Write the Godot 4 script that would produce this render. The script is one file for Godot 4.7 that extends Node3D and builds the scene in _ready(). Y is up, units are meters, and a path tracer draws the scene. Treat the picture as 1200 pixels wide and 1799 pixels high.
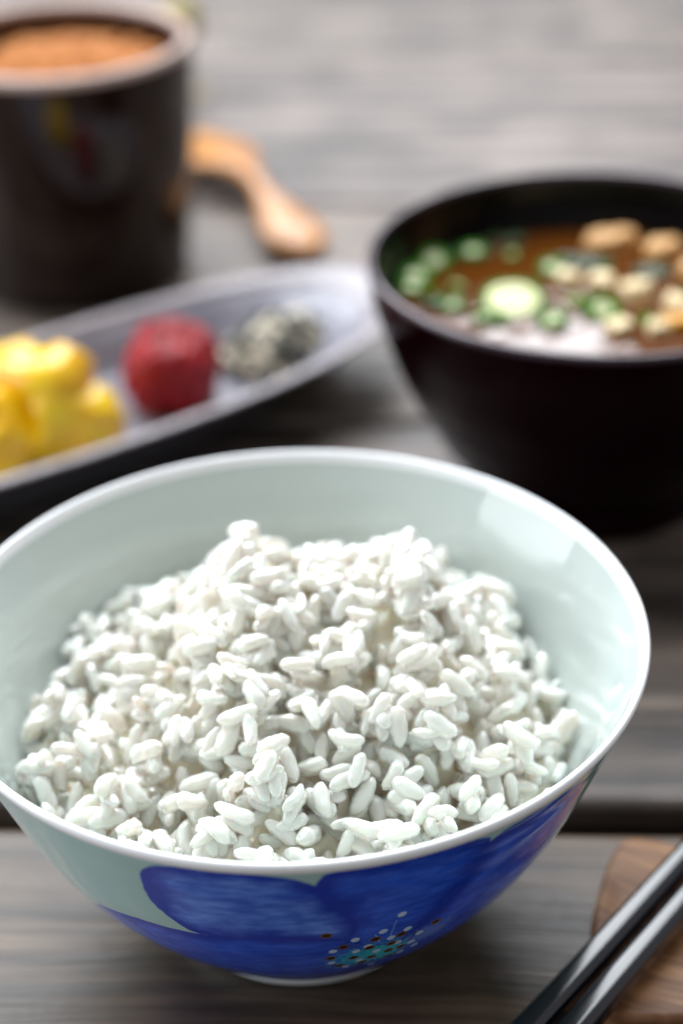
extends Node3D
# A bowl of rice, a bowl of soup, pickles and a cup on weathered planks. Shapes below are in millimetres (MM turns them into metres), y up.
const MM := 0.001
var rng := RandomNumberGenerator.new()

# ---------------------------------------------------------------- helpers
func add_named(o: Node, called: String, parent: Node = null) -> Node:
	o.name = called
	(parent if parent else self).add_child(o, true)
	return o

func tag(o: Node, label: String, category: String, group := "") -> void:
	o.set_meta("label", label)
	o.set_meta("category", category)
	if group != "":
		o.set_meta("group", group)

func thing(called: String, at_mm: Vector3, label: String, category: String, group := "") -> Node3D:
	var n := Node3D.new()
	add_named(n, called)
	n.position = at_mm * MM
	tag(n, label, category, group)
	return n

func put(called: String, mesh: Mesh, m: Material, parent: Node = null) -> MeshInstance3D:
	var o := MeshInstance3D.new()
	o.mesh = mesh
	o.material_override = m
	add_named(o, called, parent)
	return o

func srgb(r: float, g: float, b: float) -> Color:
	return Color(r / 255.0, g / 255.0, b / 255.0)

func mat(c: Color, rough := 0.5, spec := 0.5) -> StandardMaterial3D:
	var m := StandardMaterial3D.new()
	m.albedo_color = c
	m.roughness = rough
	m.metallic_specular = spec
	return m

# a sheet of (nu+1) x (nv+1) points; wrap joins the first and last column smoothly
func sheet(nu: int, nv: int, f: Callable, wrap := false, flip := false, uvf = null, colf = null) -> ArrayMesh:
	var v := PackedVector3Array()
	var n := PackedVector3Array()
	var uv := PackedVector2Array()
	var col := PackedColorArray()
	var ix := PackedInt32Array()
	var w := nu + 1
	for j in nv + 1:
		for i in w:
			var u := float(i) / nu
			var t := float(j) / nv
			v.append(f.call(u, t) * MM)
			uv.append(uvf.call(u, t) if uvf != null else Vector2(u, t))
			if colf != null:
				col.append(colf.call(u, t))
	n.resize(v.size())
	for j in nv:
		for i in nu:
			var a := j * w + i
			var b := a + 1
			var c := a + w
			var d := c + 1
			var tri: Array = [a, b, c, b, d, c] if flip else [a, c, b, b, c, d]
			for k in [0, 3]:
				var p: int = tri[k]
				var q: int = tri[k + 1]
				var r: int = tri[k + 2]
				ix.append_array(PackedInt32Array([p, q, r]))
				var fn := -(v[q] - v[p]).cross(v[r] - v[p])
				n[p] += fn
				n[q] += fn
				n[r] += fn
	if wrap:
		for j in nv + 1:
			var s := n[j * w] + n[j * w + nu]
			n[j * w] = s
			n[j * w + nu] = s
	for j in [0, nv]:   # pinched rows share one normal
		if v[j * w].distance_to(v[j * w + nu / 2]) < 1e-6:
			var s := Vector3.ZERO
			for i in w:
				s += n[j * w + i]
			for i in w:
				n[j * w + i] = s
	for i in n.size():
		n[i] = n[i].normalized() if n[i].length() > 1e-20 else Vector3.UP
	var arr := []
	arr.resize(Mesh.ARRAY_MAX)
	arr[Mesh.ARRAY_VERTEX] = v
	arr[Mesh.ARRAY_NORMAL] = n
	arr[Mesh.ARRAY_TEX_UV] = uv
	if colf != null:
		arr[Mesh.ARRAY_COLOR] = col
	arr[Mesh.ARRAY_INDEX] = ix
	var m := ArrayMesh.new()
	m.add_surface_from_arrays(Mesh.PRIMITIVE_TRIANGLES, arr)
	return m

# a smooth curve through 2D points, sampled at t in 0..1
func along(p: Array, t: float) -> Vector2:
	var s := t * (p.size() - 1)
	var i := clampi(int(s), 0, p.size() - 2)
	var f := s - i
	var a: Vector2 = p[maxi(i - 1, 0)]
	var b: Vector2 = p[i]
	var c: Vector2 = p[i + 1]
	var d: Vector2 = p[mini(i + 2, p.size() - 1)]
	return b.cubic_interpolate(c, a, d, f)

# profile points are (radius, height); turned about y. Angle 0 looks at the camera (+z).
func lathe(p: Array, segs := 96, rows := 40, uvf = null, flip := false) -> ArrayMesh:
	var f := func(u: float, t: float) -> Vector3:
		var q := along(p, t)
		var a := (u - 0.5) * TAU
		return Vector3(maxf(q.x, 0.0) * sin(a), q.y, maxf(q.x, 0.0) * cos(a))
	return sheet(segs, rows, f, true, flip, uvf)

# a round-cornered prism: outline in x,z (closed), from y0 to y1, edges rounded by r
func slab(outline: Array, y0: float, y1: float, r: float, per := 6, top = null) -> ArrayMesh:
	var pts := []
	var k := outline.size()
	for i in k:
		for s in per:
			var a: Vector2 = outline[(i - 1 + k) % k]
			var b: Vector2 = outline[i]
			var c: Vector2 = outline[(i + 1) % k]
			var d: Vector2 = outline[(i + 2) % k]
			pts.append(b.cubic_interpolate(c, a, d, float(s) / per))
	var mid := Vector2.ZERO
	for q in pts:
		mid += q / pts.size()
	var rings := []   # (inset, height)
	rings.append(Vector2(1e6, y0))
	rings.append(Vector2(r, y0))
	for s in 5:
		var a := s / 4.0 * PI / 2
		rings.append(Vector2(r * (1.0 - sin(a)), y0 + r * (1.0 - cos(a))))
	for s in 5:
		var a := s / 4.0 * PI / 2
		rings.append(Vector2(r * (1.0 - cos(a)), y1 - r * (1.0 - sin(a))))
	for s in 8:
		rings.append(Vector2(r + (s + 1) * 1000.0, y1))
	var n := pts.size()
	var f := func(u: float, t: float) -> Vector3:
		var q: Vector2 = pts[int(round(u * n)) % n]
		var g: Vector2 = rings[int(round(t * (rings.size() - 1)))]
		var y := g.y
		var to_mid := mid - q
		var d := to_mid.length()
		if g.x >= 1000.0:
			var share := 1.0 if g.x > 1e5 else floorf(g.x / 1000.0) / 8.0
			q += to_mid * share * 0.999 + (to_mid / d * r * (1.0 - share))
			if g.x < 1e5 and top != null:
				y += top.call(q.x, q.y)
		else:
			q += to_mid / d * g.x
		return Vector3(q.x, y, q.y)
	return sheet(n, rings.size() - 1, f, true, true, func(u, t): 
		var p: Vector3 = f.call(u, t)
		return Vector2(p.x / 100.0, p.z / 100.0 + p.y / 100.0))

func blob(a: Vector3, lump: float, freq: float, seed_: int, nu := 28, nv := 18, square := 2.0, colf = null) -> ArrayMesh:
	var ns := noise(seed_, freq)
	var f := func(u: float, t: float) -> Vector3:
		var th := u * TAU
		var ph := (t - 0.5) * PI
		var d := Vector3(cos(ph) * cos(th), sin(ph), cos(ph) * sin(th))
		var e := pow(pow(absf(d.x), square) + pow(absf(d.y), square) + pow(absf(d.z), square), -1.0 / square)
		var k := e * (1.0 + lump * ns.get_noise_3d(d.x * 10, d.y * 10, d.z * 10))
		return Vector3(d.x * a.x, d.y * a.y, d.z * a.z) * k
	return sheet(nu, nv, f, true, false, null, colf)

func noise(seed_: int, freq: float, octaves := 3) -> FastNoiseLite:
	var n := FastNoiseLite.new()
	n.noise_type = FastNoiseLite.TYPE_SIMPLEX_SMOOTH
	n.seed = seed_
	n.frequency = freq
	n.fractal_octaves = octaves
	return n

func noise_tex(seed_: int, freq: float, c: Array, size := 256, octaves := 4) -> ImageTexture:
	var n := noise(seed_, freq, octaves)
	var src := n.get_seamless_image(size, size)
	var g := Gradient.new()
	var offs := PackedFloat32Array()
	var cols := PackedColorArray()
	for i in c.size():
		offs.append(float(i) / maxi(c.size() - 1, 1))
		cols.append(c[i])
	g.offsets = offs
	g.colors = cols
	var im := Image.create(size, size, false, Image.FORMAT_RGB8)
	for y in size:
		for x in size:
			im.set_pixel(x, y, g.sample(src.get_pixel(x, y).r))
	return ImageTexture.create_from_image(im)

func tri_mat(tex: Texture2D, per_metre: float, rough: float, spec := 0.5) -> StandardMaterial3D:
	var m := mat(Color.WHITE, rough, spec)
	m.albedo_texture = tex
	m.uv1_triplanar = true
	m.uv1_scale = Vector3.ONE * per_metre
	return m

# ---------------------------------------------------------------- scene
func _ready() -> void:
	rng.seed = 7
	setup_view()
	setup_windows()
	make_floor()
	make_table()
	make_rice_bowl()
	make_rice()
	make_soup_bowl()
	make_soup()
	make_plate()
	make_plate_food()
	make_cup()
	make_spoon()
	make_chopsticks()
	make_ornament()

func setup_view() -> void:
	var cam := Camera3D.new()
	add_named(cam, "camera")
	var eye := Vector3(0, 239, 0) * MM
	var pitch := deg_to_rad(31.5)
	var b := Basis(Vector3.RIGHT, -pitch) * Basis(Vector3.BACK, deg_to_rad(-1.57))
	cam.transform = Transform3D(b, eye)
	var at := CameraAttributesPhysical.new()
	at.frustum_focal_length = 12.0 / tan(deg_to_rad(31.4 / 2))
	at.frustum_focus_distance = 0.282
	at.exposure_aperture = 5.1
	at.frustum_near = 0.02
	at.frustum_far = 30.0
	cam.attributes = at
	cam.current = true
	var env := Environment.new()
	env.background_mode = Environment.BG_COLOR
	env.background_color = Color(0.39, 0.39, 0.395).linear_to_srgb()
	env.tonemap_mode = Environment.TONE_MAPPER_LINEAR
	env.tonemap_exposure = 1.13
	env.sdfgi_enabled = true
	env.ssao_enabled = true
	env.ssil_enabled = true
	var we := WorldEnvironment.new()
	we.environment = env
	add_named(we, "environment")

# a window of the room: a glowing pane in a frame, with its light just in front of it
func window(at: Vector3, look: Vector3, size: Vector2, energy: float, tint: Color) -> void:
	var root := Node3D.new()
	add_named(root, "window")
	root.set_meta("kind", "structure")
	root.look_at_from_position(at, look)
	var pane := BoxMesh.new()
	pane.size = Vector3(size.x, size.y, 0.006)
	var pm := mat(Color.BLACK, 0.4)
	pm.emission_enabled = true
	pm.emission = tint
	pm.emission_energy_multiplier = 0.8
	var p := put("pane", pane, pm, root)
	p.position = Vector3(0, 0, 0.02)
	for k in 4:
		var bar := BoxMesh.new()
		var flat := k < 2
		bar.size = Vector3(size.x + 0.12, 0.06, 0.06) if flat else Vector3(0.06, size.y, 0.06)
		var o := put("frame", bar, mat(srgb(180, 178, 172), 0.6), root)
		var s := -1.0 if k % 2 == 0 else 1.0
		o.position = Vector3(0, s * (size.y / 2 + 0.03), 0.02) if flat else Vector3(s * (size.x / 2 + 0.03), 0, 0.02)
	var l := AreaLight3D.new()
	l.area_size = size
	l.area_normalize_energy = false
	l.light_energy = energy
	l.light_color = tint
	l.shadow_enabled = true
	add_named(l, "daylight", root)

func setup_windows() -> void:
	var day := Color(0.96, 0.98, 1.0)
	window(Vector3(-0.42, 1.735, -1.57), Vector3(-0.02, 0.03, -0.33), Vector2(2.3, 2.0), 2.4, day)
	window(Vector3(-1.5, 0.42, -0.22), Vector3(0, 0.06, -0.28), Vector2(1.0, 0.85), 1.35, day)

func make_floor() -> void:
	var p := PlaneMesh.new()
	p.size = Vector2(10, 10)
	var o := put("floor", p, mat(srgb(92, 88, 84), 0.8))
	o.position.y = -0.72
	o.set_meta("kind", "structure")

# ---------------------------------------------------------------- table
func wood_images() -> Array:
	var w := 1536
	var h := 512
	var warp := noise(11, 0.004, 3)
	var band := noise(12, 0.010, 3)
	var fine := noise(13, 0.16, 3)
	var patch := noise(14, 0.006, 3)
	var c_img := Image.create(w, h, false, Image.FORMAT_RGB8)
	var h_img := Image.create(w, h, false, Image.FORMAT_RGB8)
	var light := srgb(124, 110, 97)
	var mid := srgb(86, 76, 67)
	var dark := srgb(48, 42, 37)
	for y in h:
		for x in w:
			var yy := y + 9.0 * warp.get_noise_2d(x * 0.6, y * 0.7)
			var b := band.get_noise_2d(x * 0.10, yy * 2.2)
			var f := fine.get_noise_2d(x * 0.03, yy * 1.6)
			var p := patch.get_noise_2d(x, y)
			var t := clampf(0.5 + 0.75 * b + 0.42 * f + 0.35 * p, 0.0, 1.0)
			var c := dark.lerp(mid, t * 2.0) if t < 0.5 else mid.lerp(light, t * 2.0 - 1.0)
			c_img.set_pixel(x, y, c)
			var g := clampf(0.5 + 0.45 * f + 0.4 * b, 0.0, 1.0)
			h_img.set_pixel(x, y, Color(g, g, g))
	# drying cracks along the grain
	for k in 16:
		var y0 := rng.randi_range(0, h - 1)
		var x0 := rng.randi_range(0, w - 1)
		var n := rng.randi_range(160, 700)
		var deep := rng.randf_range(0.35, 0.8)
		for i in n:
			var px := (x0 + i) % w
			var yy := y0 + int(5.0 * warp.get_noise_2d(x0 + i, y0 * 3.0) + 1.5 * fine.get_noise_2d((x0 + i) * 0.2, y0))
			var s := deep * sin(PI * i / n)
			for d in 2:
				var py := posmod(yy + d, h)
				c_img.set_pixel(px, py, c_img.get_pixel(px, py).lerp(srgb(26, 22, 19), s))
				h_img.set_pixel(px, py, h_img.get_pixel(px, py).lerp(Color.BLACK, s))
	# a few knots and small stains
	for k in [Vector3(420, 130, 17), Vector3(1130, 17, 15), Vector3(770, 300, 8)]:
		var r := int(k.z * 3)
		for y in range(-r, r + 1):
			for x in range(-r * 2, r * 2 + 1):
				var d: float = Vector2(x * 0.55, y).length() / k.z
				var px := posmod(int(k.x) + x, w)
				var py := posmod(int(k.y) + y, h)
				var s := clampf(1.35 - d, 0.0, 1.0) * (0.75 + 0.25 * sin(d * 14.0))
				c_img.set_pixel(px, py, c_img.get_pixel(px, py).lerp(srgb(60, 50, 42), s * 0.8))
	return [c_img, h_img]

func make_table() -> void:
	var im := wood_images()
	var tex := ImageTexture.create_from_image(im[0])
	var hgt := ImageTexture.create_from_image(im[1])
	var t := Node3D.new()
	add_named(t, "wooden_table")
	t.rotation.y = deg_to_rad(-3.0)
	t.set_meta("kind", "structure")
	t.set_meta("label", "weathered grey brown wooden table of wide planks with dark gaps")
	# each plank: far edge, near edge (local z, mm), tone
	var rows := [
		[-271.3, -116.0, Color(0.88, 0.81, 0.74), 0.31], [-436.0, -279.0, Color(0.97, 0.97, 1.0), 0.07], [-594.0, -438.5, Color(1.14, 1.14, 1.17), 0.62],
		[-752.0, -596.5, Color(1.18, 1.2, 1.28), 0.45], [-910.0, -754.5, Color(1.12, 1.14, 1.2), 0.83], [-1068.0, -912.5, Color(1, 1, 1), 0.2], [-112.0, 40.0, Color(1, 1, 1), 0.5],
	]
	for i in rows.size():
		var z0: float = rows[i][0]
		var z1: float = rows[i][1]
		var m := mat(rows[i][2], 0.42, 0.48)
		m.albedo_texture = tex
		m.heightmap_enabled = true
		m.heightmap_texture = hgt
		m.heightmap_scale = 0.025
		var off: float = rows[i][3]
		var r := 3.0
		var ring := [Vector2(z0 + r, -28), Vector2(z0, -28 + r)]
		for s in 5:
			var a := s / 4.0 * PI / 2
			ring.append(Vector2(z0 + r * (1 - cos(a)), -r + r * sin(a)))
		for s in 6:
			ring.append(Vector2(lerpf(z0 + r, z1 - r, (s + 1) / 7.0), 0))
		for s in 5:
			var a := s / 4.0 * PI / 2
			ring.append(Vector2(z1 - r * (1 - sin(a)), -r + r * cos(a)))
		ring.append(Vector2(z1, -28 + r))
		ring.append(Vector2(z1 - r, -28))
		var n := ring.size() - 1
		var ns := noise(40 + i, 0.01, 2)
		var f := func(u: float, s: float) -> Vector3:
			var q: Vector2 = ring[int(round(s * n))]
			var x := lerpf(-700, 700, u)
			var edge := 1.0 - clampf(minf(q.x - z0, z1 - q.x) / 12.0, 0.0, 1.0)
			return Vector3(x, q.y + 0.25 * ns.get_noise_2d(x, q.x * 3) * (1.0 - edge), q.x + edge * 0.8 * ns.get_noise_2d(x * 2.0, 50))
		var uvf := func(u: float, s: float) -> Vector2:
			var q: Vector2 = ring[int(round(s * n))]
			return Vector2(lerpf(-700, 700, u) / 420.0 + off, (q.x + q.y) / 140.0 + off * 3.0)
		put("plank", sheet(120, n, f, false, false, uvf), m, t)

# ---------------------------------------------------------------- rice bowl
const RICE_AT := Vector3(-8.75, 0, -254)
const OUTER := [Vector2(24.6, 4.5), Vector2(29, 7), Vector2(31.6, 10), Vector2(34.3, 13), Vector2(37, 16), Vector2(39.6, 19), Vector2(41.9, 22), Vector2(44, 25), Vector2(45.9, 28), Vector2(47.6, 31), Vector2(49.2, 34), Vector2(50.6, 37), Vector2(51.9, 40), Vector2(53.1, 43), Vector2(54.3, 46), Vector2(55.5, 49), Vector2(56.7, 52), Vector2(57.8, 55), Vector2(58.8, 57.4), Vector2(59.6, 59.5)]

func outer_radius(h: float) -> float:
	for i in OUTER.size() - 1:
		if h <= OUTER[i + 1].y:
			return lerpf(OUTER[i].x, OUTER[i + 1].x, (h - OUTER[i].y) / (OUTER[i + 1].y - OUTER[i].y))
	return 60.0

func inner_height(r: float) -> float:   # height of the bowl's inside at a radius
	var h := 9.0
	while h < 62.0 and outer_radius(h) - 2.6 < r:
		h += 0.5
	return h

func poly_field(poly: Array, w: int, h: int, th_half: float, h0: float, h1: float) -> Image:
	# signed distance (mm, positive inside) to an outline drawn in (degrees, height), on a coarse raster
	var pts := PackedVector2Array()
	for p in poly:
		pts.append(Vector2(deg_to_rad(p.x) * 48.0, p.y * 1.15))
	# round the outline a little
	for pass_ in 2:
		var out := PackedVector2Array()
		for i in pts.size():
			var a := pts[i]
			var b := pts[(i + 1) % pts.size()]
			var cut := minf(0.25, 0.8 / maxf(a.distance_to(b), 0.01))
			out.append(a.lerp(b, cut))
			out.append(a.lerp(b, 1.0 - cut))
		pts = out
	var im := Image.create(w, h, false, Image.FORMAT_RF)
	var wob := noise(91, 0.25, 2)
	for y in h:
		for x in w:
			var q := Vector2(deg_to_rad((float(x) / (w - 1) * 2.0 - 1.0) * th_half) * 48.0, lerpf(h1, h0, float(y) / (h - 1)) * 1.15)
			var best := 1e9
			var inside := false
			for i in pts.size():
				var a := pts[i]
				var b := pts[(i + 1) % pts.size()]
				var ab := b - a
				var k := clampf((q - a).dot(ab) / ab.length_squared(), 0.0, 1.0)
				best = minf(best, (q - a - ab * k).length_squared())
				if (a.y > q.y) != (b.y > q.y) and q.x < (b.x - a.x) * (q.y - a.y) / (b.y - a.y) + a.x:
					inside = not inside
			var d := sqrt(best) * (1.0 if inside else -1.0) + 0.25 * wob.get_noise_2d(q.x * 4, q.y * 4)
			im.set_pixel(x, y, Color(d, 0, 0))
	return im

func bowl_paint() -> ImageTexture:
	var w := 1792
	var h := 512
	var th := 110.0
	var h0 := 4.5
	var h1 := 61.0
	var petals := {
		"C": [[-44, 31], [-40, 34.5], [-34, 36], [-29.5, 37.2], [-23.6, 37.6], [-17.6, 37.9], [0, 40], [10, 39], [13, 33], [15, 12], [14, 2], [-62, 2], [-60, 14], [-54, 23]],
		"D": [[30.2, 57.5], [33.2, 59], [39.7, 59.4], [44.7, 59.2], [50.7, 57.8], [53.8, 48], [54, 42], [51.6, 37], [50, 28], [46, 16], [40, 8], [30, 2], [12, 2], [12, 20], [20, 33], [25, 40.4], [29, 48.8]],
		"B": [[3.4, 56.4], [4.6, 59.4], [7.1, 60.2], [11, 60.4], [19.2, 60.3], [26, 59.9], [30.1, 58.8], [30.4, 55], [29.4, 48.8], [25, 40.4], [21.5, 33], [14, 30], [8.4, 36], [7.5, 46.9], [4.8, 52.1]],
		"A": [[-23.6, 50.5], [-22.6, 56], [-20, 58.9], [-14.6, 60.2], [-8, 60.2], [-2, 59.4], [1.4, 58], [3.6, 56], [5.4, 52.1], [8.4, 46.9], [10.8, 40.9], [9, 36.6], [0, 38.4], [-8, 38.4], [-13.6, 38.0], [-18.6, 38.2], [-22, 42.5], [-23.6, 46]],
	}
	var order := ["C", "D", "B", "A"]
	var f := {}
	for k in order:
		var poly := []
		for p in petals[k]:
			poly.append(Vector2(p[0], p[1]))
		# only the drawn part of the wall is rastered: -70 to 70 degrees would do, but keep one frame for all
		var im := poly_field(poly, 225, 65, th, h0, h1)
		im.resize(w, h, Image.INTERPOLATE_BILINEAR)
		f[k] = im.get_data().to_float32_array()
	var wash := noise(71, 0.012, 4)
	var streak := noise(72, 0.05, 3)
	var glaze := Color(0.66, 0.80, 0.795)
	var deep := srgb(24, 60, 180)
	var soft := {"A": srgb(104, 150, 246), "B": srgb(58, 110, 240), "C": srgb(56, 106, 234), "D": srgb(60, 106, 242)}
	var fa: PackedFloat32Array = f["A"]
	var fb: PackedFloat32Array = f["B"]
	var fc: PackedFloat32Array = f["C"]
	var fd: PackedFloat32Array = f["D"]
	var out := Image.create(w, h, false, Image.FORMAT_RGB8)
	out.fill(glaze)
	var layers := [fc, fd, fb, fa]
	for y in h:
		for x in w:
			var i := y * w + x
			if maxf(maxf(fa[i], fb[i]), maxf(fc[i], fd[i])) < -0.5:
				continue
			var col := glaze
			for k in 4:
				var d: float = layers[k][i]
				if d < -0.2:
					continue
				var n := wash.get_noise_2d(x, y * 1.3)
				var s := streak.get_noise_2d(x * 0.35 + y * 0.2, y * 1.1)
				var t := clampf((d - 0.9 + 1.6 * n) / 3.2, 0.0, 1.0)
				t = t * (0.72 + 0.32 * n + 0.42 * s)
				var c: Color = deep.lerp(soft[order[k]], clampf(t, -0.15, 1.1))
				col = col.lerp(c, clampf((d + 0.15) / 0.3, 0.0, 1.0))
			out.set_pixel(x, y, col)
	# the flower's heart: a turquoise wash, dots of white and brown enamel
	var to_px := func(a: float, hh: float) -> Vector2:
		return Vector2((a / th * 0.5 + 0.5) * (w - 1), (h1 - hh) / (h1 - h0) * (h - 1))
	var dab := func(a: float, hh: float, ra: float, rh: float, c: Color, strength: float, tilt: float, ragged: float) -> void:
		var o: Vector2 = to_px.call(a, hh)
		var px := ra / th * 0.5 * (w - 1)
		var py := rh / (h1 - h0) * (h - 1)
		var m := int(maxf(px, py) * 1.6) + 2
		for yy in range(-m, m + 1):
			for xx in range(-m, m + 1):
				var X := int(o.x) + xx
				var Y := int(o.y) + yy
				if X < 0 or Y < 0 or X >= w or Y >= h:
					continue
				var rx := xx * cos(tilt) + yy * sin(tilt)
				var ry := -xx * sin(tilt) + yy * cos(tilt)
				var d := Vector2(rx / px, ry / py).length() + ragged * streak.get_noise_2d(X * 1.5, Y * 1.5)
				var edge := clampf((1.0 - d) * (2.0 if ragged > 0.0 else 5.0), 0.0, 1.0)
				out.set_pixel(X, Y, out.get_pixel(X, Y).lerp(c, edge * strength))
	dab.call(14.5, 29.5, 10.5, 7.0, srgb(70, 120, 215), 0.75, -0.1, 0.5)
	dab.call(25.5, 31.5, 6.0, 3.6, srgb(110, 150, 235), 0.7, -0.35, 0.5)
	dab.call(13.5, 28.0, 8.2, 5.2, srgb(40, 190, 215), 0.9, -0.15, 0.6)
	dab.call(17.5, 28.5, 5.2, 4.8, srgb(50, 200, 220), 0.8, -0.15, 0.6)
	for p in [[17.3, 40.5, 17.0, 35.0], [14.0, 37.0, 15.3, 33.5]]:
		for k in 24:
			dab.call(lerpf(p[0], p[2], k / 23.0), lerpf(p[1], p[3], k / 23.0), 0.16, 0.2, srgb(150, 190, 240), 0.6, 0.0, 0.0)
	for p in [[18.1, 42.1], [15.4, 37.6], [20.2, 36.2], [10.4, 36.4], [6.6, 32.9], [13.1, 32.9], [11.0, 31.4], [17.3, 34.3], [15.3, 29.6], [19.3, 31.3], [23.4, 32.7], [24.2, 26.8], [22.6, 29.4], [6.6, 27.2], [10.0, 23.6], [16.1, 21.7], [21.6, 25.2], [12.4, 26.4]]:
		dab.call(p[0], p[1], 0.9, 0.9, srgb(205, 228, 250), 0.95, 0.2, 0.0)
	for p in [[5.3, 39.3], [8.5, 34.2], [14.2, 35.2], [13.6, 32.0], [17.9, 31.6], [19.3, 34.6], [25.9, 35.2], [10.9, 28.4], [14.9, 27.0], [18.1, 28.4], [20.6, 28.6], [19.4, 24.6], [13.4, 24.8], [6.4, 29.7], [8.4, 25.0]]:
		dab.call(p[0], p[1], 1.15, 0.98, srgb(140, 84, 40), 0.9, -0.1, 0.0)
		dab.call(p[0], p[1], 0.82, 0.66, srgb(52, 26, 14), 1.0, -0.1, 0.0)
	return ImageTexture.create_from_image(out)

func make_rice_bowl() -> void:
	var t := thing("rice_bowl", RICE_AT, "pale celadon porcelain rice bowl painted with big cobalt blue petals", "bowl")
	var painted := mat(Color.WHITE, 0.09, 0.5)
	painted.albedo_texture = bowl_paint()
	painted.texture_repeat = false
	var glaze := mat(Color(0.745, 0.79, 0.775), 0.045, 0.5)
	var lip := mat(srgb(244, 247, 250), 0.06, 0.5)
	var white := mat(srgb(226, 232, 232), 0.12, 0.5)
	var h1 := 61.0
	var uvf := func(u: float, s: float) -> Vector2:
		var q := along(OUTER, s)
		var a := absf((u - 0.5) * 360.0)
		var k := a if a <= 110.0 else 220.0 - a
		return Vector2(0.5 + signf(u - 0.5) * k / 220.0, (h1 - q.y) / (h1 - 4.5))
	put("painted_wall", lathe(OUTER, 144, 72, uvf), painted, t)
	var inner := []
	for p in OUTER:
		if p.y > 11.0:
			inner.append(Vector2(p.x - 2.6 + 1.2 * clampf((p.y - 50.0) / 9.5, 0.0, 1.0), p.y + 0.1))
	inner.push_front(Vector2(24, 9.6))
	inner.push_front(Vector2(12, 9.1))
	inner.push_front(Vector2(0, 9))
	put("inside_wall", lathe(inner, 144, 64, null, true), glaze, t)
	var rim := [Vector2(59.6, 59.5), Vector2(59.95, 60.2), Vector2(60.05, 60.8), Vector2(59.8, 61.35), Vector2(59.4, 61.5), Vector2(59.0, 61.35), Vector2(58.7, 60.8), Vector2(58.45, 60.2), Vector2(58.2, 59.5)]
	put("rim", lathe(rim, 144, 36), lip, t)
	var foot := [Vector2(25.2, 4.8), Vector2(24.6, 3.8), Vector2(24.3, 2.4), Vector2(24.0, 0.9), Vector2(23.5, 0.2), Vector2(22.4, 0.1), Vector2(21.6, 0.6), Vector2(21.3, 3.0), Vector2(20.0, 5.5), Vector2(0, 5.6)]
	put("foot_ring", lathe(foot, 96, 40), white, t)

# ---------------------------------------------------------------- rice
const RIDGE := [[-56, 33], [-50, 35], [-46, 40], [-41, 43], [-33, 46.5], [-27, 50], [-22, 50], [-16, 59], [-9, 69.5], [-5, 66.5], [0, 63.5], [9, 63], [15, 61.5], [20, 67.5], [24, 62], [30, 53], [34, 49], [38, 49.5], [41, 43], [44, 39], [49, 36], [56, 33]]
const GRID := 240
const CELL := 0.5

func ridge(x: float) -> float:
	for i in RIDGE.size() - 1:
		if x <= RIDGE[i + 1][0]:
			return lerpf(RIDGE[i][1], RIDGE[i + 1][1], (x - RIDGE[i][0]) / float(RIDGE[i + 1][0] - RIDGE[i][0]))
	return 36.0

func grain_mesh(k: int, nu: int, nv: int) -> ArrayMesh:
	var r := RandomNumberGenerator.new()
	r.seed = 300 + k
	var half := r.randf_range(2.95, 3.8)
	var b := r.randf_range(1.32, 1.6)
	var c := b * r.randf_range(0.72, 0.92)
	var bend := r.randf_range(-0.9, 0.9)
	var notch := r.randf_range(0.1, 0.4)
	var taper := r.randf_range(-0.16, 0.2)
	var pow_ := r.randf_range(2.3, 3.6)
	var ns := noise(500 + k, 0.35, 2)
	var f := func(u: float, t: float) -> Vector3:
		var s := -cos(t * PI)              # -1..1 along the grain
		var rad := pow(maxf(1.0 - pow(absf(s), pow_), 0.0), 0.5)
		rad *= 1.0 + taper * s
		var th := u * TAU
		var y := sin(th) * c * rad
		var z := cos(th) * b * rad
		var x := s * half
		if s > 0.45:                       # the germ end is nicked on one side
			x -= notch * (s - 0.45) * 1.8 * clampf(cos(th), 0.0, 1.0) * 1.6
		y += bend * (1.0 - s * s) * 0.9 - bend * 0.45
		var g := 1.0 + 0.22 * ns.get_noise_3d(x * 1.3, y * 1.3, z * 1.3)
		# a shallow crease along the side
		z *= 1.0 - 0.07 * clampf(sin(th * 2.0), 0.0, 1.0)
		return Vector3(x, y * g, z * g)
	return sheet(nu, nv, f, true)

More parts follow.
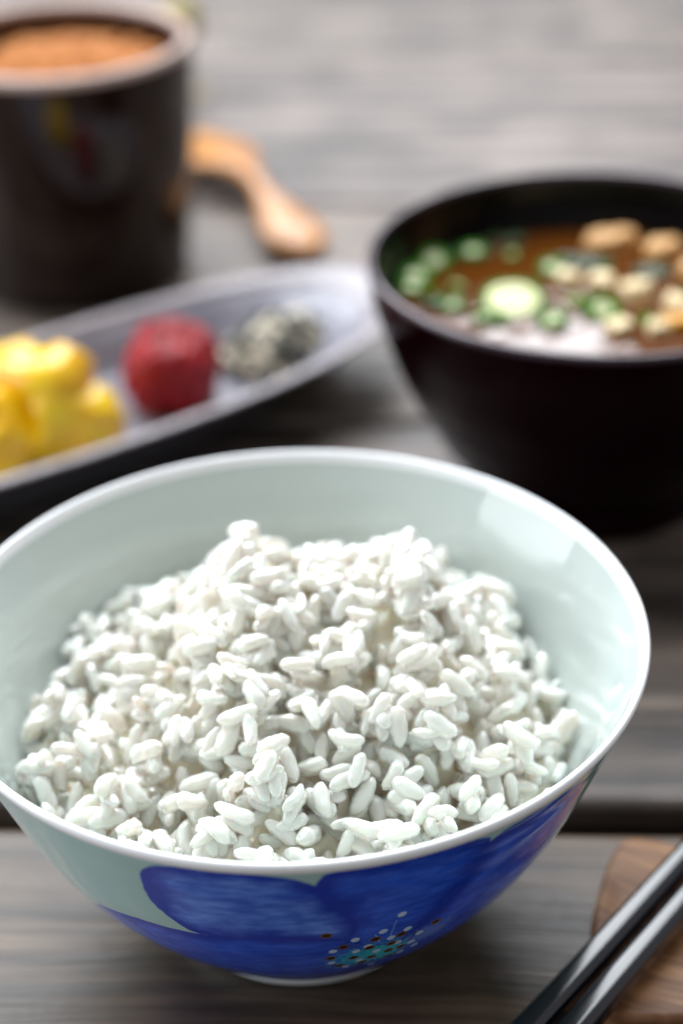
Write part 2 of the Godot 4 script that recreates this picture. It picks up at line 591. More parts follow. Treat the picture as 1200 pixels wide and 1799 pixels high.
func make_rice() -> void:
	var r := RandomNumberGenerator.new()
	r.seed = 2024
	var lump := noise(33, 0.055, 2)
	var tuft := noise(34, 0.11, 2)
	var H := PackedFloat32Array()
	var T := PackedFloat32Array()
	var own := PackedInt32Array()
	H.resize(GRID * GRID)
	T.resize(GRID * GRID)
	own.resize(GRID * GRID)
	own.fill(-1)
	var floor_by_r := PackedFloat32Array()
	for i in 140:
		floor_by_r.append(inner_height(i * 0.5))
	for j in GRID:
		for i in GRID:
			var x := (i - GRID / 2) * CELL
			var z := (j - GRID / 2) * CELL
			var rr := sqrt(x * x + z * z)
			var fl := floor_by_r[mini(int(rr * 2.0), 139)]
			var g := 0.0
			if z > -13.0:
				g = 1.0 - pow(clampf((z + 13.0) / 62.0, 0.0, 1.0), 1.5)
			else:
				g = 1.0 - pow(clampf((-13.0 - z) / 36.0, 0.0, 1.0), 2.0)
			var t := 38.0 + (ridge(x) - 38.0) * 0.92 * g + (5.0 * lump.get_noise_2d(x, z) + 4.5 * tuft.get_noise_2d(x, z)) * clampf((z + 20.0) / 20.0, 0.4, 1.0)
			T[j * GRID + i] = t
			H[j * GRID + i] = maxf(fl, t - 9.0) if t > fl else fl
	var hull := H.duplicate()
	var variants := []
	for k in 10:
		variants.append(grain_mesh(k, 16, 14))
	var offs := [-2.7, -1.6, 0.0, 1.6, 2.7]
	var rads := [0.75, 1.25, 1.45, 1.25, 0.75]
	var grains := []      # [Transform3D, variant]
	var misses := 0
	var tries := 0
	while tries < 7000 and misses < 900:
		tries += 1
		var late := tries > 6600      # last, fill the bare places near the front rim
		var best := 1e9
		var bt := Transform3D()
		var bc := []
		for cand in (60 if late else 4 if tries < 2600 else 14):
			var a := r.randf() * TAU
			var rad := sqrt(r.randf()) * 52.0
			var x := rad * cos(a)
			var z := rad * sin(a)
			var ci := (int(round(z / CELL)) + GRID / 2) * GRID + int(round(x / CELL)) + GRID / 2
			if T[ci] < hull[ci] - 1.0 or late and z < 12.0:
				continue
			var sx := clampf((T[ci + 6] - T[ci - 6]) / (12.0 * CELL), -0.9, 0.9)
			var sz := clampf((T[ci + 6 * GRID] - T[ci - 6 * GRID]) / (12.0 * CELL), -0.9, 0.9)
			var yaw := r.randf() * TAU
			var d := Vector3(cos(yaw), 0, sin(yaw))
			var tilt := r.randfn(0.0, 0.40 if tries < 2600 else 0.25)
			if r.randf() < 0.09:
				tilt = r.randf_range(0.7, 1.25)
			d.y = sx * d.x * 0.8 + sz * d.z * 0.8
			d = d.normalized()
			var side := d.cross(Vector3.UP).normalized()
			d = d.rotated(side, tilt)
			side = d.cross(Vector3.UP).normalized()
			var up := side.cross(d).normalized()
			var y := -1e9
			for s in 5:
				var cx: float = x + d.x * offs[s]
				var cz: float = z + d.z * offs[s]
				var q: float = rads[s]
				var gi := int(round(cx / CELL)) + GRID / 2
				var gj := int(round(cz / CELL)) + GRID / 2
				var m := int(q / CELL)
				for jj in range(-m, m + 1):
					for ii in range(-m, m + 1):
						var dd := q * q - (ii * ii + jj * jj) * CELL * CELL
						if dd > 0.0:
							y = maxf(y, H[(gj + jj) * GRID + gi + ii] - d.y * offs[s] + sqrt(dd))
			var over := y - T[ci]
			if over < best:
				best = over
				y -= 1.3 if tries < 2600 else 1.6
				bt = Transform3D(Basis(d, up, d.cross(up)), Vector3(x, y, z))
				bt.basis = bt.basis * Basis(Vector3.RIGHT, r.randf() * TAU)
				bc = [d]
		if best > (2.5 if late else r.randfn(0.6, 0.9)):
			misses += 1
			continue
		misses = 0
		var id := grains.size()
		var sc := r.randf_range(0.82, 1.06)
		var p := bt.origin
		grains.append([bt.scaled_local(Vector3(sc, sc, sc)), r.randi() % variants.size(), 0.0])
		var d2: Vector3 = bc[0]
		for s in 5:
			var c: Vector3 = p + d2 * offs[s]
			var q: float = rads[s]
			var gi := int(round(c.x / CELL)) + GRID / 2
			var gj := int(round(c.z / CELL)) + GRID / 2
			var m := int(q / CELL)
			for jj in range(-m, m + 1):
				for ii in range(-m, m + 1):
					var dd := q * q - (ii * ii + jj * jj) * CELL * CELL
					if dd > 0.0:
						var k := (gj + jj) * GRID + gi + ii
						var top: float = c.y + sqrt(dd)
						if top > H[k]:
							H[k] = top
							own[k] = id
	print("rice grains: ", grains.size(), " tries ", tries)
	# how much of each grain lies open to the sky, nearer ones counting more
	for j in GRID:
		for i in GRID:
			var id := own[j * GRID + i]
			if id >= 0:
				var z := (j - GRID / 2) * CELL
				grains[id][2] += pow(1.0 + (z + 60.0) / 90.0, 2.0) if z > -22.0 else 0.3
	var order := range(grains.size())
	order.sort_custom(func(a, b): return grains[a][2] > grains[b][2])
	var m := mat(Color(0.985, 0.945, 0.855).linear_to_srgb(), 0.3, 0.5)
	m.refraction_enabled = true
	m.refraction_scale = 0.035
	m.subsurf_scatter_enabled = true
	m.subsurf_scatter_strength = 0.27
	m.albedo_color.a = 0.70
	m.clearcoat_enabled = true
	m.clearcoat = 0.8
	m.clearcoat_roughness = 0.06
	var t := thing("cooked_rice", RICE_AT, "fluffy heap of steamed white rice in the celadon blue petal bowl", "rice")
	# sticky mass between the grains: the settled heap a little below its top, softened
	var B := H.duplicate()
	for pass_ in 13:
		var C := B.duplicate()
		for jj in range(1, GRID - 1):
			for ii in range(1, GRID - 1):
				var k := jj * GRID + ii
				if pass_ < 7:      # first only the low places count
					B[k] = minf(minf(C[k], minf(C[k - 1], C[k + 1])), minf(C[k - GRID], C[k + GRID]))
					continue
				B[k] = (C[k] * 2.0 + C[k - 1] + C[k + 1] + C[k - GRID] + C[k + GRID]) / 6.0
	var lumps := FastNoiseLite.new()
	lumps.noise_type = FastNoiseLite.TYPE_CELLULAR
	lumps.cellular_return_type = FastNoiseLite.RETURN_DISTANCE
	lumps.frequency = 0.42
	lumps.seed = 5
	var mass := func(u: float, q: float) -> Vector3:
		var a := u * TAU
		var rr := q * 46.0
		var x := rr * cos(a)
		var z := rr * sin(a)
		var k := clampi(int(round(z / CELL)) + GRID / 2, 0, GRID - 1) * GRID + clampi(int(round(x / CELL)) + GRID / 2, 0, GRID - 1)
		return Vector3(x, maxf(minf(B[k] + 1.4, T[k] - 2.0) + 1.6 * (0.4 - lumps.get_noise_2d(x, z * 0.8)), minf(floor_by_r[mini(int(rr * 2.0), 139)], 44.0)), z)
	var mm_ := m.duplicate()
	mm_.albedo_color = Color(0.97, 0.905, 0.72, 1.0).linear_to_srgb()
	mm_.refraction_enabled = false
	put("packed_rice", sheet(300, 100, mass, true, true), mm_, t)
	for n in mini(300, order.size()):
		var g: Array = grains[order[n]]
		var o := put("rice_grain", variants[g[1]], m, t)
		var x: Transform3D = g[0]
		o.transform = Transform3D(x.basis, x.origin * MM)
	var stray := put("stray_rice_grain", variants[2], m)
	stray.transform = Transform3D(Basis.from_euler(Vector3(0.3, 1.2, 1.1)), (RICE_AT + Vector3(47.2, 40.6, 4.0)) * MM)
	tag(stray, "single rice grain stuck to the inside wall, right of the heap", "rice grain")
	# the rest of the heap, one mass for each grain shape
	var rest := MultiMesh.new()
	rest.transform_format = MultiMesh.TRANSFORM_3D
	rest.mesh = variants[3]
	rest.instance_count = maxi(order.size() - 300, 0)
	for n in rest.instance_count:
		var x: Transform3D = grains[order[n + 300]][0]
		rest.set_instance_transform(n, Transform3D(x.basis, x.origin * MM))
	var mi := MultiMeshInstance3D.new()
	mi.multimesh = rest
	mi.material_override = m
	mi.set_meta("kind", "stuff")
	add_named(mi, "rice_grains", t)

# ---------------------------------------------------------------- soup
const SOUP_AT := Vector3(62.8, 0, -402.5)

func make_soup_bowl() -> void:
	var t := thing("soup_bowl", SOUP_AT, "dark maroon black lacquer soup bowl with a thin shiny rim", "bowl")
	t.scale = Vector3(1.03, 0.975, 1.03)
	var lac := mat(srgb(17, 1, 4), 0.12, 0.2)
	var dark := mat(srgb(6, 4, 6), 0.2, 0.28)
	var rimm := mat(srgb(64, 48, 58), 0.18, 0.6)
	var out := [Vector2(28, 8.5), Vector2(31.5, 10.5), Vector2(34, 13), Vector2(37.2, 17), Vector2(39.7, 22), Vector2(42.4, 27), Vector2(44.6, 32), Vector2(46.8, 37), Vector2(48.6, 42), Vector2(50.2, 47), Vector2(51.8, 52), Vector2(53.0, 57.5), Vector2(53.5, 63)]
	put("outer_wall", lathe(out, 112, 48), lac, t)
	var rim := [Vector2(53.5, 63), Vector2(53.6, 63.9), Vector2(53.2, 64.5), Vector2(52.5, 64.6), Vector2(51.9, 64.3), Vector2(51.6, 63)]
	put("rim", lathe(rim, 112, 20), rimm, t)
	var inn := [Vector2(51.6, 63), Vector2(51.0, 57), Vector2(49.3, 50), Vector2(46.5, 40), Vector2(41, 27), Vector2(32, 15), Vector2(16, 11), Vector2(0, 10.5)]
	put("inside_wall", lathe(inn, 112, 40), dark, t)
	var foot := [Vector2(28.6, 9.4), Vector2(28.9, 6), Vector2(29.6, 2), Vector2(29.6, 0.6), Vector2(28.8, 0.1), Vector2(27.4, 0.2), Vector2(26.8, 3), Vector2(26, 7), Vector2(0, 8)]
	put("foot_ring", lathe(foot, 96, 36), lac, t)

func curl(r: float, wall: float, tall: float, seed_: int) -> Array:
	# a slice cut across a spring onion: a green skin and pale rings inside
	var ns := noise(seed_, 0.3, 2)
	var ring := func(r0: float, r1: float, hh: float) -> ArrayMesh:
		return sheet(30, 16, func(u, s):
			var a: float = u * TAU
			var q: float = s * TAU
			var mid: float = (r0 + r1) / 2 + 0.10 * r0 * ns.get_noise_2d(cos(a) * 3, sin(a) * 3)
			var hw: float = (r1 - r0) / 2
			var cx := signf(cos(q)) * pow(absf(cos(q)), 0.5) * hw
			var cy := signf(sin(q)) * pow(absf(sin(q)), 0.5) * hh / 2
			return Vector3((mid + cx) * cos(a), cy, (mid + cx) * sin(a) * 0.9), true)
	return [ring.call(r - wall * 0.62, r, tall), ring.call(r * 0.5, r - wall * 0.62, tall * 0.85), ring.call(r * 0.12, r * 0.5, tall * 0.8)]

func make_soup() -> void:
	var level := 47.5
	var s := mat(Color(0.10, 0.030, 0.004).linear_to_srgb(), 0.04, 0.5)
	var n := noise(61, 0.05, 2)
	var top := sheet(96, 24, func(u, t):
		var a: float = u * TAU
		var rr: float = t * 49.0
		var men := 0.7 * pow(clampf((t - 0.92) / 0.08, 0.0, 1.0), 2.0)
		return Vector3(rr * cos(a), level + men + 0.04 * n.get_noise_2d(rr * cos(a) * 3, rr * sin(a) * 3), rr * sin(a)), true, true)
	var so := put("miso_soup", top, s)
	so.position = SOUP_AT * MM
	tag(so, "clear amber brown soup filling the dark lacquer bowl", "soup")
	var green := mat(srgb(40, 120, 8), 0.6, 0.3)
	var pale := mat(srgb(222, 224, 158), 0.35)
	var lime := mat(srgb(96, 150, 34), 0.6, 0.3)
	var heart := mat(srgb(236, 232, 196), 0.35)
	var sl := [   # x, z (scene mm), radius, label
		[43.4, -408.0, 7.8, "largest spring onion slice, pale with a vivid green skin, near the front of the soup"],
		[64.5, -401.5, 4.6, "teal green spring onion slice beside the white tofu at the front right of the soup"],
		[20.5, -424.0, 4.2, "small green spring onion ring at the left edge of the soup"],
		[25.5, -433.5, 4.4, "dark green spring onion ring at the back left of the soup"],
		[19.0, -417.0, 3.4, "smallest spring onion ring against the left inner wall of the soup bowl"],
		[52.0, -396.0, 3.6, "spring onion slice half sunk at the near edge of the soup"],
		[29.0, -406.0, 2.8, "tiny spring onion ring near the front left wall of the soup bowl"],
		[35.5, -398.5, 2.6, "tiny spring onion ring close to the front rim, left of the largest slice"],
		[55.0, -427.0, 3.2, "spring onion ring floating behind the round cream tofu piece"],
		[36.0, -438.0, 3.4, "spring onion ring between the seaweed and the amber patch of soup"],
	]
	for k in sl.size():
		var e: Array = sl[k]
		var t := thing("spring_onion_slice", Vector3(e[0], level + 0.7, e[1]), e[3], "spring onion", "spring onion slices in the soup")
		t.rotation = Vector3(rng.randf_range(0.25, 0.5), 0.0, rng.randf_range(-0.2, 0.2))
		var c := curl(e[2], 1.8, 3.0, 200 + k)
		put("green_skin", c[0], green, t)
		put("pale_ring", c[1], pale if e[2] > 5.0 else lime, t)
		put("core", c[2], heart, t)
	var flecks := [
		[30.5, -418.5, 2.4, "tiny green spring onion fleck left of the largest pale slice in the soup"],
		[40.0, -397.5, 2.2, "bright green fleck of spring onion just in front of the largest pale slice"],
		[49.0, -416.5, 2.0, "small spring onion fleck right behind the largest pale slice"],
		[59.0, -408.0, 2.3, "pale hearted spring onion fleck between the largest slice and the teal one"],
		[74.5, -396.5, 2.1, "dark green spring onion fleck by the near right tofu in the soup"],
		[69.0, -427.5, 2.0, "green spring onion fleck behind the pinkish tofu block"],
		[46.0, -436.5, 1.9, "spring onion fleck alone on the amber middle of the soup"],
		[25.0, -413.0, 1.8, "spring onion fleck near the smallest ring at the left wall of the soup bowl"],
		[88.5, -411.5, 2.2, "spring onion fleck at the right edge of the frame, before the fried tofu"],
	]
	for k in flecks.size():
		var e: Array = flecks[k]
		var t := thing("spring_onion_fleck", Vector3(e[0], level + 0.4, e[1]), e[3], "spring onion", "spring onion flecks in the soup")
		t.rotation = Vector3(rng.randf_range(-0.4, 0.6), rng.randf() * TAU, 0)
		t.scale = Vector3(1.0, 1.0, rng.randf_range(0.5, 1.0))
		var c := curl(e[2], 1.0, 1.8, 320 + k)
		put("green_skin", c[0], green, t)
		put("pale_ring", c[1], pale if k % 3 == 0 else lime, t)
	var tofu := mat(srgb(232, 208, 162), 0.4)
	tofu.subsurf_scatter_enabled = true
	tofu.subsurf_scatter_strength = 0.05
	var cubes := [
		[58.5, -420.5, 4.3, "round cream tofu piece left of two at the middle of the soup"],
		[66.5, -417.5, 4.6, "cream tofu piece right of two at the middle of the soup"],
		[74.5, -412.0, 5.6, "pinkish white tofu block at the right middle of the soup"],
		[83.0, -402.5, 5.4, "white tofu block by the right near edge of the soup"],
		[67.0, -391.5, 4.6, "white tofu piece nearest the front rim of the soup bowl"],
		[76.5, -391.0, 3.8, "small cream tofu crumb beside the yellow peel at the near edge"],
	]
	for k in cubes.size():
		var e: Array = cubes[k]
		var o := put("tofu_piece", blob(Vector3(e[2], e[2] * 0.75, e[2] * 0.85) * 0.68, 0.28, 0.12, 220 + k, 28, 18, 5.0), tofu)
		o.position = Vector3(e[0], level + 0.5, e[1]) * MM
		o.rotation = Vector3(rng.randf_range(-0.3, 0.3), rng.randf() * TAU, rng.randf_range(-0.3, 0.3))
		tag(o, e[3], "tofu", "tofu pieces in the soup")
	var fried := tri_mat(noise_tex(81, 0.03, [srgb(150, 92, 40), srgb(205, 152, 88), srgb(232, 190, 130)], 128), 60.0, 0.5)
	var fr := [
		[72.5, -442.0, Vector3(7.0, 3.4, 3.6), "long golden fried tofu strip at the back right of the soup"],
		[85.0, -436.0, Vector3(4.6, 3.2, 3.6), "golden fried tofu chunk right of the long strip"],
		[92.0, -422.0, Vector3(5.0, 3.0, 3.6), "golden brown fried tofu piece at the right edge of the frame"],
	]
	for k in fr.size():
		var e: Array = fr[k]
		var o := put("fried_tofu", blob(e[2], 0.22, 0.10, 240 + k, 30, 20, 3.4), fried)
		o.position = Vector3(e[0], level + 0.9, e[1]) * MM
		o.rotation = Vector3(0.1, rng.randf_range(-0.4, 0.4), 0.1)
		tag(o, e[3], "fried tofu", "fried tofu in the soup")
	var peel := put("yellow_peel", blob(Vector3(5.5, 1.8, 2.4), 0.2, 0.1, 251, 26, 14, 2.6), mat(srgb(214, 150, 28), 0.4))
	peel.position = Vector3(82.5, level + 1.0, -393.0) * MM
	tag(peel, "strip of yellow peel at the near right edge of the soup", "peel")
	var weed := mat(srgb(36, 62, 20), 0.25)
	weed.backlight_enabled = true
	weed.backlight = srgb(40, 70, 20)
	var wk := [
		[41.0, -449.5, 12.0, 5.0, "dark green seaweed leaf along the back wall of the soup"],
		[33.0, -440.5, 8.0, 4.5, "bright green seaweed leaf left of the amber soup patch"],
		[63.0, -431.0, 8.0, 4.5, "dark green seaweed leaf between tofu and fried tofu strip"],
		[80.0, -424.0, 5.0, 4.0, "small dark seaweed scrap behind the pinkish white tofu block"],
		[26.0, -408.0, 6.0, 3.0, "pale green seaweed scrap at the near left edge of the soup"],
	]
	for k in wk.size():
		var e: Array = wk[k]
		var ns := noise(260 + k, 0.12, 2)
		var L: float = e[2]
		var W: float = e[3]
		var mesh := sheet(22, 20, func(u, q):
			var ph: float = q * TAU
			var xx: float = (u - 0.5) * 2.0
			var wide := W * sqrt(maxf(1.0 - xx * xx, 0.0)) * (1.0 + 0.4 * ns.get_noise_2d(xx * 8, 3))
			var px := xx * L
			var pz := wide * cos(ph) + 2.0 * ns.get_noise_2d(xx * 6, 20)
			return Vector3(px, 0.5 * sin(ph) * sqrt(maxf(1.0 - xx * xx, 0.0)) + 1.6 * ns.get_noise_2d(px * 2, pz * 2), pz), false, true)
		var o := put("seaweed", mesh, weed)
		o.position = Vector3(e[0], level + 0.6, e[1]) * MM
		o.rotation.y = rng.randf_range(-0.5, 0.5)
		tag(o, e[4], "seaweed", "seaweed in the soup")

# ---------------------------------------------------------------- plate with pickles
const PLATE_AT := Vector3(-73, 0, -424)
const PLATE_TURN := 0.60

func plate_point(u: float, s: float, lift: float) -> Vector3:
	# s 0 centre .. 1 rim; a long rounded boat with a floor and sloping sides
	var a := u * TAU
	var e := pow(pow(absf(cos(a)), 2.6) + pow(absf(sin(a)), 2.6), -1.0 / 2.6)
	var x := cos(a) * e * 108.0 * s
	var z := sin(a) * e * 35.5 * s
	var y := 5.5 + 11.5 * smoothstep(0.58, 0.90, s) + 1.0 * clampf((s - 0.88) / 0.12, 0.0, 1.0) + 3.0 * pow(absf(x) / 108.0, 2.0)
	return Vector3(x, y + lift, z)

func make_plate() -> void:
	var t := thing("oval_plate", PLATE_AT, "long lavender grey ceramic dish with a mottled brown rim", "plate")
	t.rotation.y = PLATE_TURN
	var body := tri_mat(noise_tex(51, 0.02, [srgb(96, 97, 108), srgb(128, 127, 138), srgb(154, 151, 160)], 256), 14.0, 0.34)
	var rimm := tri_mat(noise_tex(52, 0.05, [srgb(96, 84, 84), srgb(144, 136, 140), srgb(178, 172, 180)], 256), 25.0, 0.28)
	var under := mat(srgb(84, 80, 86), 0.4)
	put("dish", sheet(96, 24, func(u, s): return plate_point(u, s * 0.87, 0.0), true, true), body, t)
	put("rim", sheet(96, 14, func(u, s):
		var q: float = s * PI
		var k := lerpf(0.87, 1.0, (1.0 - cos(q)) / 2)
		var p := plate_point(u, k, 0.0)
		p.y += 1.4 * sin(q)
		return p, true, true), rimm, t)
	put("underside", sheet(96, 16, func(u, s):
		var p := plate_point(u, s, -3.4 + 3.4 * pow(s, 5.0))
		return p, true, false), under, t)
	put("foot", sheet(72, 8, func(u, s):
		var k: float = [0.56, 0.55, 0.545, 0.54, 0.53, 0.5, 0.47, 0.45, 0.44][int(round(s * 8))]
		var y: float = [2.8, 1.6, 0.8, 0.2, 0.0, 0.0, 0.0, 0.6, 2.6][int(round(s * 8))]
		var p := plate_point(u, k, 0.0)
		return Vector3(p.x, y, p.z), true), under, t)

func make_plate_food() -> void:
	# yellow pickled radish: folded thick slices
	var yel := tri_mat(noise_tex(55, 0.02, [srgb(238, 166, 0), srgb(250, 200, 0), srgb(255, 222, 12)], 128), 40.0, 0.3)
	yel.subsurf_scatter_enabled = true
	yel.subsurf_scatter_strength = 0.15
	yel.clearcoat_enabled = true
	yel.clearcoat = 0.4
	yel.clearcoat_roughness = 0.2
	var rad := [   # x, y, z, yaw, lean, size, label
		[-66.0, 14.5, -413.0, 0.5, 0.35, 1.05, "front yellow pickled radish slice leaning right towards the red plum"],
		[-78.0, 17.5, -417.5, -0.2, 0.15, 1.1, "tallest yellow pickled radish slice, upright at the back of the pile"],
		[-87.0, 14.0, -407.5, 0.9, 0.5, 0.95, "yellow pickled radish slice at the left edge, lying low"],
	]
	for k in rad.size():
		var e: Array = rad[k]
		var ns := noise(270 + k, 0.06, 2)
		var mesh := sheet(56, 40, func(u, s):
			# a crumpled, folded lump of soft slices
			var a: float = u * TAU
			var ph: float = (s - 0.5) * PI
			var d := Vector3(cos(ph) * cos(a), sin(ph), cos(ph) * sin(a))
			var sq := pow(pow(absf(d.x), 2.6) + pow(absf(d.y), 2.6) + pow(absf(d.z), 2.6), -1.0 / 2.6)
			var fold := absf(ns.get_noise_3d(d.x * 9.0, d.y * 9.0, d.z * 9.0))
			var soft := ns.get_noise_3d(d.x * 5.0 + 50.0, d.y * 5.0, d.z * 5.0)
			return d * Vector3(12.5, 12.0, 8.5) * sq * (0.95 + 0.55 * soft - 0.55 * fold + 0.12), true)
		var o := put("pickled_radish", mesh, yel)
		o.position = Vector3(e[0], e[1], e[2]) * MM
		o.rotation = Vector3(-float(e[4]), e[3], 0.15 * (k - 1))
		o.scale = Vector3.ONE * e[5]
		tag(o, e[6], "pickle", "yellow pickled radish on the dish")
	# the sour plum: wrinkled red ball
	var ume_n := noise(281, 0.10, 3)
	var wrinkle := noise(282, 0.28, 2)
	var ume := sheet(56, 40, func(u, s):
		var th: float = u * TAU
		var ph: float = (s - 0.5) * PI
		var d := Vector3(cos(ph) * cos(th), sin(ph), cos(ph) * sin(th))
		var e := pow(pow(absf(d.x), 2.45) + pow(absf(d.y), 2.45) + pow(absf(d.z), 2.45), -1.0 / 2.45)
		var dent := 0.16 * exp(-(d - Vector3(0.25, 0.9, 0.35).normalized()).length_squared() * 7.0)
		var k := e * (1.0 + 0.13 * ume_n.get_noise_3dv(d * 10) + 0.16 * absf(wrinkle.get_noise_3dv(d * 8)) - dent)
		return d * Vector3(12.2, 12.0, 12.0) * k, true)
	var um := tri_mat(noise_tex(56, 0.03, [srgb(84, 6, 10), srgb(142, 18, 24), srgb(198, 62, 66)], 128), 45.0, 0.48, 0.3)
	um.clearcoat_enabled = true
	um.clearcoat = 0.15
	um.clearcoat_roughness = 0.25
	var o := put("pickled_plum", ume, um)
	o.position = Vector3(-44.5, 16.0, -440.5) * MM
	tag(o, "wrinkled dark red pickled plum between the yellow radish and the grey flakes", "pickled plum")
	# the grey-green and cream flakes: a heap of small crumpled shreds nobody could count
	var heap := thing("flake_heap", Vector3(-15.5, 6, -465), "small heap of cream and grey green flakes at the dish's right end", "relish")
	var hm := func(called: String, col: Color, count: int, seed_: int) -> void:
		var r := RandomNumberGenerator.new()
		r.seed = seed_
		var mm := MultiMesh.new()
		mm.transform_format = MultiMesh.TRANSFORM_3D
		mm.mesh = blob(Vector3(3.0, 1.0, 1.7), 0.4, 0.12, seed_, 12, 8)
		mm.instance_count = count
		for i in count:
			var a := r.randf() * TAU
			var q := sqrt(r.randf())
			var x := cos(a) * q * 17.5
			var z := sin(a) * q * 12.0
			var y := (1.0 - q * q) * 11.0 * (0.55 + 0.45 * r.randf()) + 1.0
			var b := Basis.from_euler(Vector3(r.randf_range(-1, 1), r.randf() * TAU, r.randf_range(-1, 1))).scaled(Vector3.ONE * r.randf_range(0.7, 1.5))
			mm.set_instance_transform(i, Transform3D(b, Vector3(x, y, z) * MM))
		var mi := MultiMeshInstance3D.new()
		mi.multimesh = mm
		mi.material_override = mat(col, 0.55)
		mi.set_meta("kind", "stuff")
		add_named(mi, called, heap)
	heap.rotation.y = PLATE_TURN
	hm.call("cream_flakes", srgb(224, 212, 188), 300, 601)
	hm.call("grey_flakes", srgb(120, 116, 104), 130, 602)
	hm.call("green_flakes", srgb(30, 40, 36), 260, 603)
	put("heap_core", blob(Vector3(13, 9, 9), 0.2, 0.1, 604), mat(srgb(110, 106, 94), 0.7), heap)

# ---------------------------------------------------------------- cup
func make_cup() -> void:
	var at := Vector3(-82, 0, -546)
	var t := thing("dark_cup", at, "tall dark brown glazed cup with a pale shiny rim", "cup")
	var body := mat(srgb(34, 21, 17), 0.07, 0.45)
	var inside := mat(srgb(44, 24, 18), 0.3, 0.5)
	var rimm := mat(srgb(196, 172, 162), 0.2, 0.5)
	var out := [Vector2(0, 1.2), Vector2(28, 1.0), Vector2(33, 0.4), Vector2(34.6, 1.2), Vector2(35.3, 3), Vector2(36, 10), Vector2(37.2, 22), Vector2(38.5, 36), Vector2(39.6, 50), Vector2(40.4, 60), Vector2(40.8, 73.0)]
	put("outer_wall", lathe(out, 96, 48), body, t)
	put("rim", lathe([Vector2(40.8, 73.0), Vector2(40.9, 74.1), Vector2(40.4, 75.1), Vector2(39.4, 75.7), Vector2(38.2, 75.6), Vector2(37.2, 74.8), Vector2(36.9, 73.5)], 96, 18), rimm, t)
	put("inside_wall", lathe([Vector2(36.9, 73.5), Vector2(36.4, 62), Vector2(35.4, 45), Vector2(33, 20), Vector2(28, 7), Vector2(0, 5)], 96, 30), inside, t)
	var c := thing("bean_filling", at + Vector3(0, 64, 0), "orange brown granular food filling the dark cup", "food")
	var bean := tri_mat(noise_tex(58, 0.04, [srgb(130, 72, 30), srgb(190, 122, 64), srgb(218, 156, 100)], 128), 80.0, 0.6, 0.25)
	var r := RandomNumberGenerator.new()
	r.seed = 77
	var mm := MultiMesh.new()
	mm.transform_format = MultiMesh.TRANSFORM_3D
	mm.mesh = blob(Vector3(3.6, 2.7, 2.8), 0.15, 0.1, 611, 14, 10)
	mm.instance_count = 420
	for i in 420:
		var a := r.randf() * TAU
		var q := sqrt(r.randf())
		var y := 3.5 * (1.0 - q * q) + r.randf_range(-2.0, 1.2)
		mm.set_instance_transform(i, Transform3D(Basis.from_euler(Vector3(r.randf() * 6, r.randf() * 6, 0)).scaled(Vector3.ONE * r.randf_range(0.8, 1.15)), Vector3(cos(a) * q * 32.5, y, sin(a) * q * 32.5) * MM))
	var mi := MultiMeshInstance3D.new()
	mi.multimesh = mm
	mi.material_override = bean
	mi.set_meta("kind", "stuff")
	add_named(mi, "beans", c)
	put("bed", sheet(48, 8, func(u, s):
		var a: float = u * TAU
		return Vector3(cos(a) * s * 34.5, 2.0 * (1.0 - s * s) - 1.5, sin(a) * s * 34.5), true, true), mat(srgb(110, 60, 14), 0.6), c)

# ---------------------------------------------------------------- spoon
func make_spoon() -> void:
	var t := thing("wooden_spoon", Vector3.ZERO, "small light orange wooden spoon lying behind the dark cup and dish", "spoon")
	var wood := tri_mat(noise_tex(57, 0.02, [srgb(156, 92, 34), srgb(190, 126, 58), srgb(210, 150, 84)], 256), 12.0, 0.28)
	# centre line (x, y, z), half width, half thickness
	var line := [
		[-74, 9.0, -646, 0.6, 0.8], [-69, 9.0, -643, 9, 2.4], [-59, 9.0, -635, 14.5, 3.4], [-48, 9.5, -627, 15, 3.6], [-40, 10.5, -618, 13.5, 3.6], [-34, 11.5, -608, 9.0, 3.6], [-28.5, 12, -594, 3.8, 3.0], [-23, 10.5, -578, 3.8, 3.0], [-18.5, 8.5, -566, 7.0, 3.6], [-14, 7.0, -555, 10.2, 4.2], [-10.5, 6.4, -547, 9.2, 3.8], [-8, 6.2, -541, 5.2, 2.6], [-7, 6.2, -538.4, 0.5, 0.8],
	]
	var pick := func(s: float, k: int) -> float:
		var q := s * (line.size() - 1)
		var i := clampi(int(q), 0, line.size() - 2)
		return cubic_interpolate(line[i][k], line[i + 1][k], line[maxi(i - 1, 0)][k], line[mini(i + 2, line.size() - 1)][k], q - i)
	var f := func(u: float, s: float) -> Vector3:
		var a := u * TAU
		var c := Vector3(pick.call(s, 0), pick.call(s, 1), pick.call(s, 2))
		var e := 0.01
		var d := (Vector3(pick.call(minf(s + e, 1), 0), 0, pick.call(minf(s + e, 1), 2)) - Vector3(pick.call(maxf(s - e, 0), 0), 0, pick.call(maxf(s - e, 0), 2))).normalized()
		var side := Vector3.UP.cross(d)
		var w: float = maxf(pick.call(s, 3), 0.3)
		var h: float = maxf(pick.call(s, 4), 0.3)
		var y := sin(a) * h
		if sin(a) > 0.0 and w > 9.0 and s < 0.45:      # the hollow of the bowl
			y -= 3.0 * sin(a) * clampf((w - 9.0) / 8.0, 0.0, 1.0)
		return c + side * cos(a) * w + Vector3(0, y, 0)
	put("spoon_body", sheet(28, 80, f, true), wood, t)

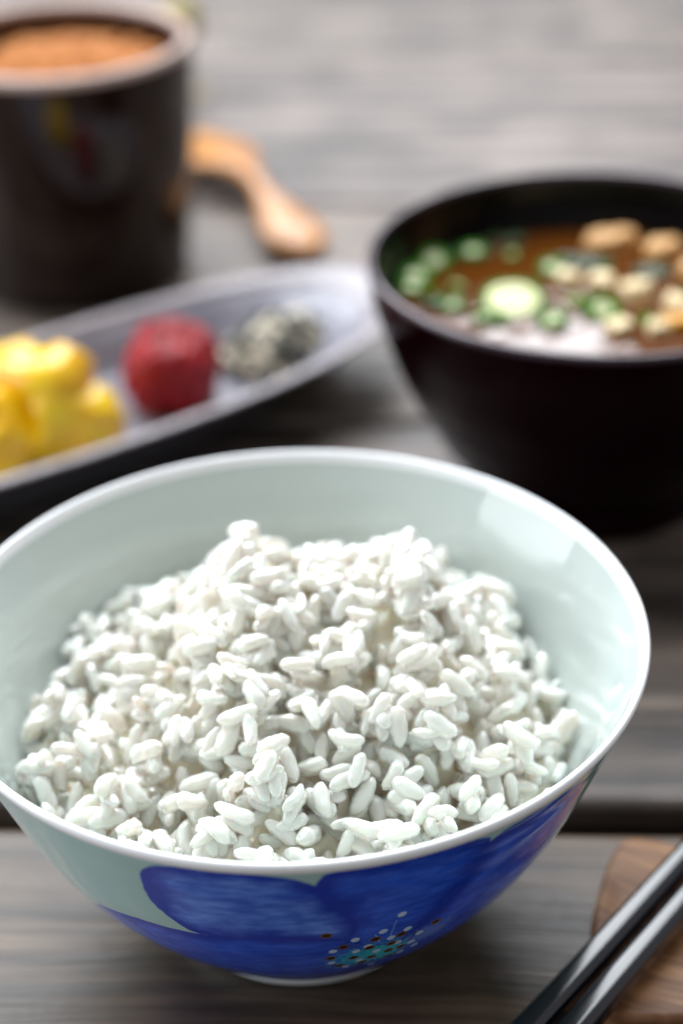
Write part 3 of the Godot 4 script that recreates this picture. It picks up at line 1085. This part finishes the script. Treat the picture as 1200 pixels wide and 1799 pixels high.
# ---------------------------------------------------------------- chopsticks and their rest
func make_chopsticks() -> void:
	var rest_n := noise(65, 0.03, 2)
	var w := 512
	var im := Image.create(w, w, false, Image.FORMAT_RGB8)
	var g1 := noise(66, 0.02, 3)
	var g2 := noise(67, 0.12, 2)
	for y in w:
		for x in w:
			var b := 0.5 + 0.8 * g1.get_noise_2d(x * 0.25 + y * 0.10, y * 1.2 - x * 0.5) + 0.4 * g2.get_noise_2d(x * 0.12 + y * 0.05, y * 0.9 - x * 0.4)
			im.set_pixel(x, y, srgb(104, 68, 42).lerp(srgb(164, 120, 82), clampf(b, 0.0, 1.0)))
	var wm := mat(Color.WHITE, 0.5, 0.4)
	wm.albedo_texture = ImageTexture.create_from_image(im)
	var out := [Vector2(42.2, -221), Vector2(41.8, -234), Vector2(45.0, -246), Vector2(48.8, -255.5), Vector2(52.5, -259.2), Vector2(60, -257.5), Vector2(75, -250), Vector2(84, -236), Vector2(80, -219), Vector2(66, -214.6), Vector2(50, -214.2), Vector2(43.5, -216)]
	var rest := put("chopstick_rest", slab(out, 0.0, 7.0, 1.6, 8, func(x, z): return 0.5 * rest_n.get_noise_2d(x, z) - 0.9 * exp(-pow((x - 60.0) / 14.0, 2.0) - pow((z + 236.0) / 12.0, 2.0))), wm)
	tag(rest, "brown wooden chopstick rest with rounded corner, right of the rice bowl", "chopstick rest")
	var lac := mat(srgb(9, 13, 28), 0.16, 0.5)
	lac.clearcoat_enabled = true
	lac.clearcoat = 0.5
	lac.clearcoat_roughness = 0.1
	var spec := [
		[Vector3(29.2, 10.6, -210.2), Vector3(60.6, 9.8, -249.4), "dark blue lacquered chopstick, the left one, nearer the rice bowl"],
		[Vector3(36.6, 10.6, -209.8), Vector3(58.6, 9.8, -237.8), "dark blue lacquered chopstick, the right one, nearer the frame edge"],
	]
	for e in spec:
		var p0: Vector3 = e[0]
		var p1: Vector3 = e[1]
		var d: Vector3 = (p1 - p0).normalized()
		var a0: Vector3 = p0 - d * 130.0
		var side := Vector3.UP.cross(d).normalized()
		var up := d.cross(side)
		var t := thing("chopstick", Vector3.ZERO, e[2], "chopstick", "pair of chopsticks")
		var f := func(u: float, s: float) -> Vector3:
			var len_ := 245.0
			var at := a0 + d * (s * len_)
			var hw := lerpf(3.5, 1.7, s)
			if s <= 0.0 or s >= 1.0:
				hw = 0.01
			var a := u * TAU
			# a square with well rounded corners
			var k := pow(pow(absf(cos(a)), 4.0) + pow(absf(sin(a)), 4.0), -0.25)
			var ca := cos(a + PI / 4)
			var sa := sin(a + PI / 4)
			k = pow(pow(absf(cos(a)), 3.4) + pow(absf(sin(a)), 3.4), -1.0 / 3.4)
			return at + (side * cos(a) + up * sin(a)) * hw * k
		var sf := func(u: float, s: float) -> Vector3:
			# steps: end cap, then evenly
			var q := s * 26.0
			var ss := 0.0
			if q < 1.0:
				ss = 0.0
			elif q < 2.0:
				ss = 0.0008
			else:
				ss = 0.0008 + (q - 2.0) / 23.0 * 0.9984
			return f.call(u, minf(ss, 1.0))
		put("shaft", sheet(36, 26, sf, true), lac, t)

func make_ornament() -> void:
	var t := thing("olive_ornament", Vector3(-58.5, -6, -716), "small blurred olive and gold knob behind the cup's rim", "ornament")
	var m := mat(srgb(166, 152, 84), 0.3)
	put("knob", lathe([Vector2(0, 45), Vector2(4, 44.4), Vector2(7.5, 40), Vector2(8.2, 34), Vector2(6, 28), Vector2(3.2, 24), Vector2(2.6, 22)], 40, 36), m, t)
	put("stand", lathe([Vector2(2.6, 22), Vector2(2.4, 14), Vector2(4, 9), Vector2(9, 7.6), Vector2(9.5, 6.2), Vector2(0, 6)], 40, 30), mat(srgb(130, 112, 66), 0.4), t)
